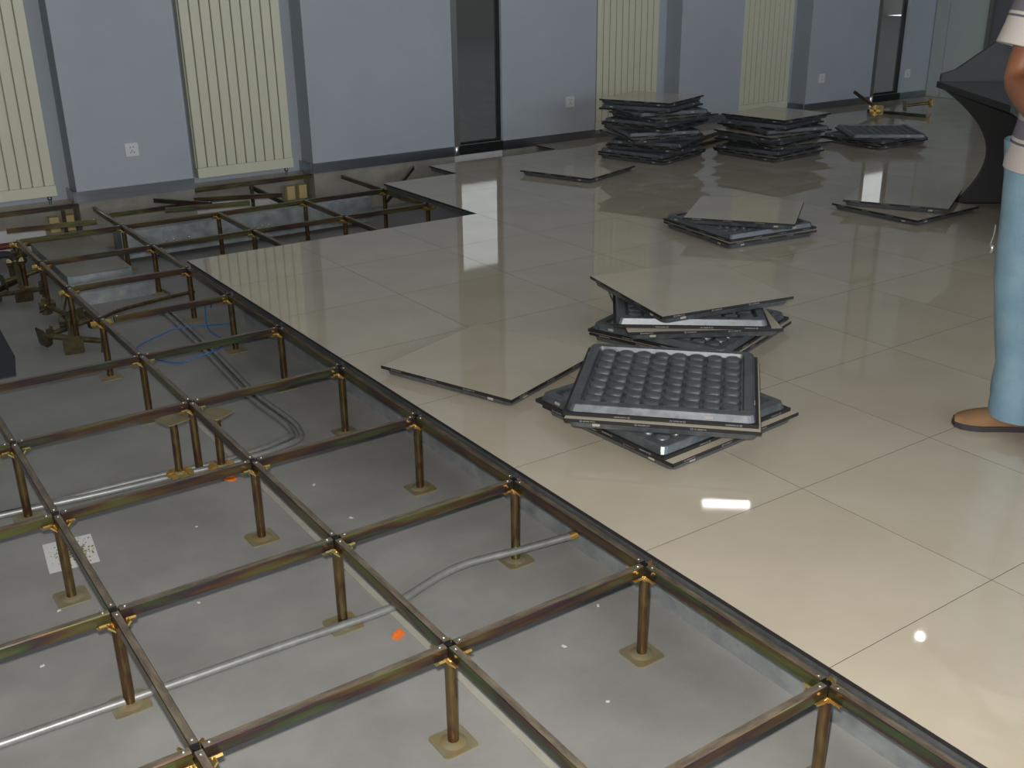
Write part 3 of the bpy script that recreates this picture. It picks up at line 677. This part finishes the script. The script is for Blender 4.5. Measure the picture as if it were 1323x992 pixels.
# ------------------------------------------------------------------ ceiling lamps
def lamp(x, y, rz, label, group=None, L=1.2, tm='tube', hm='housing', tr=0.013, ts=0.045):
    o = empty('ceiling_lamp', (x,y,CEIL), rz)
    m_ = MB(); m_.box((-L/2-0.02,-0.09,-0.05), (L/2+0.02,0.09,-0.0005)); m_.build('housing', hm, o)
    for s_ in (-ts,ts):
        m_ = MB(); m_.tube([(-L/2,s_,-0.068),(L/2,s_,-0.068)], tr, 10); m_.build('tube', tm, o)
        for e_ in (-L/2, L/2):
            m_ = MB(); m_.box((e_-0.012,s_-0.014,-0.085), (e_+0.012,s_+0.014,-0.048)); m_.build('lamp_holder', 'housing', o)
    tag(o, label, 'lamp', group)
lamp(4.70,4.70,R(-39),'short twin-tube ceiling lamp mirrored in the tiles beside the front panel stack',L=0.44,tm='tubebright',hm='frame',tr=0.006,ts=0.028)
for x in (-2.6,-0.4,1.8):  # unseen fill lamps, added to raise the general light of the room
    for y in (-2.6,-0.4,1.8,4.0):
        lamp(x, y, 0, 'twin-tube fluorescent lamp on the ceiling, one of twelve set out in rows', 'ceiling lamps in rows')
o = empty('ceiling_spotlight', (4.407,2.46,CEIL))
m_ = MB(); m_.lathe([(0.0,-0.0005),(0.06,-0.0005),(0.06,-0.06),(0.05,-0.06),(0.04,-0.02),(0,-0.02)], 20); m_.build('housing', 'housing', o)
m_ = MB(); m_.lathe([(0.0,-0.070),(0.014,-0.066),(0.022,-0.05),(0.02,-0.03),(0.0,-0.022)], 16); m_.build('bulb', 'bulb', o)
tag(o, 'small round ceiling spotlight mirrored as a bright dot in the near tiles', 'lamp')

# ------------------------------------------------------------------ the man at the right edge
def person():
    root = empty('person', (1.483,0.474,0)); L = Vector((1.46,0.52,0))
    tag(root, 'person in a striped shirt, light blue jeans and tan shoes, arms bent before the belly', 'person')
    Fd = Vector((-0.998,0.055,0)); Rd = Vector((0.055,0.998,0))
    pc = Vector((1.435,0.50,0))-L
    V = lambda f, r_, z: pc + Fd*f + Rd*(r_-0.07*min(1,max(0,(z-0.6)/0.35))) + Vector((0,0,z))
    def W(x, y, z): return Vector((x,y,z))-L
    sh = {1: V(0,0.19,1.40), -1: V(0,-0.19,1.40)}
    el = {1: W(1.375,0.665,1.085), -1: V(0.04,-0.26,1.09)}
    wr = {1: V(0.285,-0.03,1.0), -1: V(0.27,-0.16,0.96)}
    kn = {1: W(1.445,0.578,0.49), -1: V(0.03,-0.10,0.49)}
    an = {1: W(1.475,0.525,0.10), -1: V(-0.02,-0.13,0.10)}
    hp = {1: V(0,0.13,0.90), -1: V(0,-0.09,0.90)}
    # ---- body: one skinned mesh
    vs = [V(0,0,0.95)]; rad = [(0.13,0.11)]; es = []
    def chain(start, pts):
        p = start
        for co, r_ in pts:
            vs.append(co); rad.append(r_ if isinstance(r_, tuple) else (r_,r_)); es.append((p,len(vs)-1)); p = len(vs)-1
        return p
    belly = chain(0, [(V(0.02,0,1.10),(0.13,0.10))]); chest = chain(belly, [(V(0.01,0,1.30),(0.15,0.11))])
    neck = chain(chest, [(V(0.0,0,1.43),0.085),(V(0.01,0,1.50),0.058)])
    chain(neck, [(V(0.03,0,1.57),(0.080,0.092)),(V(0.025,0,1.66),(0.088,0.105)),(V(0.01,0,1.72),(0.065,0.075))])
    for s_ in (1,-1):
        chain(chest, [(sh[s_],0.062),((sh[s_]*0.45+el[s_]*0.55),0.050),(el[s_],0.043),((el[s_]*0.6+wr[s_]*0.4),0.041),(wr[s_],0.028)])
        last = len(vs)-1
        d = (wr[s_]-el[s_]).normalized(); palm = wr[s_]+d*0.05; palm2 = wr[s_]+d*0.085
        chain(last, [(palm,(0.024,0.036)),(palm2,(0.020,0.038))]); pk = len(vs)-1
        side = Vector((0,0,1)); inw = -s_*Rd
        for q, (o_, ln) in enumerate(((0.030,0.030),(0.010,0.036),(-0.010,0.034),(-0.030,0.026))):
            b0 = palm2 + side*o_ + d*0.018
            chain(pk, [(b0,0.0095),(b0+d*ln*0.9+Fd*-0.008,0.009),(b0+d*ln*1.3+Fd*-0.03,0.0085)])
        chain(len(vs)-13, [(palm+side*0.045+Fd*0.012,0.011),(palm+side*0.052+d*0.04+Fd*0.014,0.0095)])
        chain(0, [(hp[s_],0.095),(kn[s_],0.06),((kn[s_]*0.6+an[s_]*0.4),0.056),(an[s_]-Vector((0,0,0.02)),0.032)])
        dt = Vector((-0.74,0.67,0)) if s_ > 0 else Vector((-0.93,-0.36,0))
        chain(len(vs)-1, [(an[s_]+dt*0.05-Vector((0,0,0.062)),0.018),(an[s_]+dt*0.14-Vector((0,0,0.072)),(0.018,0.014))])
    me = bpy.data.meshes.new('body'); me.from_pydata([tuple(v) for v in vs], es, []); me.materials.append(M['skin'])
    bo = link('body', me, root)
    bo.modifiers.new('skin', 'SKIN'); ss = bo.modifiers.new('smooth', 'SUBSURF'); ss.levels = 2; ss.render_levels = 2
    for k, sv in enumerate(me.skin_vertices[0].data): sv.radius = rad[k]; sv.use_root = (k == 0)
    bo.modifiers['skin'].use_smooth_shade = True
    # ---- head details
    m2 = MB()
    def blob(c, r_, n=14, sq=(1,1,1), mi=0):
        vv = []; ff = []
        for i in range(n//2+1):
            th_ = PI*i/(n//2)
            for k in range(n):
                a = 2*PI*k/n; vv.append(c + Fd*(r_*sq[0]*math.sin(th_)*math.cos(a)) + Rd*(r_*sq[1]*math.sin(th_)*math.sin(a)) + Vector((0,0,r_*sq[2]*math.cos(th_))))
        for i in range(n//2):
            for k in range(n): ff.append((i*n+k,i*n+(k+1)%n,(i+1)*n+(k+1)%n,(i+1)*n+k))
        m2.add(vv, [tuple(reversed(f)) for f in ff], mi, True)
    blob(V(-0.005,0,1.69), 0.1, 20, (1.0,0.86,0.85)); m2.build('hair', 'hair', root)
    for nm, mt_, c_, r_, sq_ in (('ear','skin',(0.012,0.088,1.625),0.03,(0.7,0.3,1.0)),('ear','skin',(0.012,-0.088,1.625),0.03,(0.7,0.3,1.0)),('nose','skin',(0.130,0,1.605),0.02,(0.9,0.7,1.2)),
                                 ('eye','hair',(0.118,0.030,1.635),0.012,(0.6,1.2,0.7)),('eye','hair',(0.118,-0.030,1.635),0.012,(0.6,1.2,0.7)),('mouth','hair',(0.120,0,1.567),0.02,(0.4,1.2,0.3))):
        m2 = MB(); blob(V(*c_), r_, 10, sq_); m2.build(nm, mt_, root)
    # ---- lofts for clothing
    def loft(mb_, rings, n=20, close_top=False, wob=0.0, seed=1):
        rn = random.Random(seed); vv = []; ff = []
        for (c, ax, ay, ru, rv) in rings:
            for k in range(n):
                a = 2*PI*k/n; f = 1 + wob*rn.uniform(-1,1)
                vv.append(c + ax*(ru*f*math.cos(a)) + ay*(rv*f*math.sin(a)))
        for i in range(len(rings)-1):
            for k in range(n): ff.append((i*n+k,i*n+(k+1)%n,(i+1)*n+(k+1)%n,(i+1)*n+k))
        mb_.add(vv, ff, 0, True)
    def leg_rings(s_):
        out = []
        st = [(0.0,hp[s_]+Vector((0,0,0.02)),0.118,0.120),(0.2,None,0.110,0.108),(0.5,None,0.098,0.096),(0.85,None,0.088,0.088),(1.0,kn[s_],0.085,0.086)]
        for t, c, a, b2 in st:
            c = hp[s_].lerp(kn[s_], t) if c is None else c; out.append((c,Fd,Rd,a,b2))
        for t, a, b2 in ((0.12,0.084,0.084),(0.3,0.084,0.083),(0.5,0.083,0.082),(0.7,0.083,0.082),(0.82,0.088,0.085),(0.9,0.094,0.088),(0.97,0.100,0.092),(1.03,0.104,0.094),(1.12,0.108,0.096)):
            c = kn[s_].lerp(an[s_], t); out.append((c + (Fd*0.012 if t > 0.8 else Vector()),Fd,Rd,a,b2))
        return out
    m2 = MB()
    for s_ in (1,-1): loft(m2, leg_rings(s_), 22, wob=0.025, seed=4+s_)
    loft(m2, [(V(0,0,0.80),Fd,Rd,0.10,0.15),(V(0,0.01,0.86),Fd,Rd,0.135,0.200),(V(0.0,0.01,0.95),Fd,Rd,0.138,0.188),(V(0.01,0,1.02),Fd,Rd,0.130,0.175)], 26)
    m2.build('jeans', 'jeans', root)
    m2 = MB()
    loft(m2, [(V(0.015,0,0.845),Fd,Rd,0.160,0.222),(V(0.015,0,0.87),Fd,Rd,0.166,0.224),(V(0.02,0,0.98),Fd,Rd,0.166,0.212),(V(0.02,0,1.10),Fd,Rd,0.165,0.205),(V(0.01,0,1.25),Fd,Rd,0.160,0.205),(V(0.0,0,1.36),Fd,Rd,0.142,0.20),(V(0,0,1.43),Fd,Rd,0.105,0.165),(V(0,0,1.475),Fd,Rd,0.075,0.09),(V(0.005,0,1.50),Fd,Rd,0.066,0.070)], 28, wob=0.012)
    nt_ = len(m2.v)
    for s_ in (1,-1):
        ax_ = (el[s_]-sh[s_]).normalized(); n1 = ax_.cross(Fd).normalized(); n2 = ax_.cross(n1).normalized(); ln = (el[s_]-sh[s_]).length
        loft(m2, [(sh[s_]+ax_*(t*ln),n1,n2,a,a) for t, a in ((-0.16,0.04),(-0.07,0.066),(0.08,0.082),(0.35,0.088),(0.55,0.090),(0.70,0.094),(0.715,0.093),(0.70,0.088),(0.5,0.082))], 20, wob=0.012, seed=9)
    sh_me = m2.mesh('shirt', 'shirt')
    at = sh_me.attributes.new('band', 'FLOAT', 'POINT')
    for k, v in enumerate(sh_me.vertices):
        co = v.co
        if k < nt_: at.data[k].value = (co.z-0.835)/0.17
        else:
            s_ = 1 if (co-pc).dot(Rd) > -0.07 else -1; ax_ = (el[s_]-sh[s_]).normalized(); ln = (el[s_]-sh[s_]).length
            at.data[k].value = (0.715*ln-(co-sh[s_]).dot(ax_))/0.15
    link('shirt', sh_me, root)
    # shoes
    for s_ in (1,-1):
        dt = Vector((-0.74,0.67,0)).normalized() if s_ > 0 else Vector((-0.93,-0.36,0)).normalized(); sd = Vector((dt.y,-dt.x,0)); c0 = Vector((an[s_].x,an[s_].y,0)) - dt*0.075
        st = [(0.0,0.018,0.05),(0.02,0.034,0.072),(0.07,0.040,0.085),(0.12,0.040,0.080),(0.16,0.044,0.066),(0.20,0.049,0.058),(0.235,0.045,0.050),(0.262,0.034,0.042),(0.280,0.014,0.034)]
        m2 = MB(); n = 12; vv = []; ff = []
        for (x, hw, h) in st:
            for k in range(n):
                a = PI*k/(n-1); vv.append(c0+dt*x+sd*(hw*math.cos(a))+Vector((0,0,0.016+(h-0.016)*math.sin(a)**0.7)))
        for i in range(len(st)-1):
            for k in range(n-1): ff.append((i*n+k,i*n+k+1,(i+1)*n+k+1,(i+1)*n+k))
        ff.append(tuple(range(n))); ff.append(tuple(reversed(range((len(st)-1)*n,len(st)*n))))
        m2.add(vv, ff, 0, True); so = m2.build('shoe', 'leather', root)
        m2 = MB(); poly = [(x, hw+0.004) for x, hw, h in st] + [(x, -hw-0.004) for x, hw, h in reversed(st)]
        P3 = [c0+dt*x+sd*y for x, y in poly]; m2.prism([(p.x,p.y) for p in P3], 0.0005, 0.019); m2.build('sole', 'sole', so)
    m2 = MB(); c = W(1.40,0.63,0.58)
    kc = V(0.066,0.166,0.66); m2.tube([kc,kc+Vector((0,0,-0.03)),kc+Vector((-0.004,0.004,-0.06))], 0.003, 6); m2.lathe([(0.0,-0.09),(0.008,-0.088),(0.008,-0.062),(0,-0.06)], 8, c=tuple(kc)); m2.build('key_chain', 'screw', root)
    return root
person()
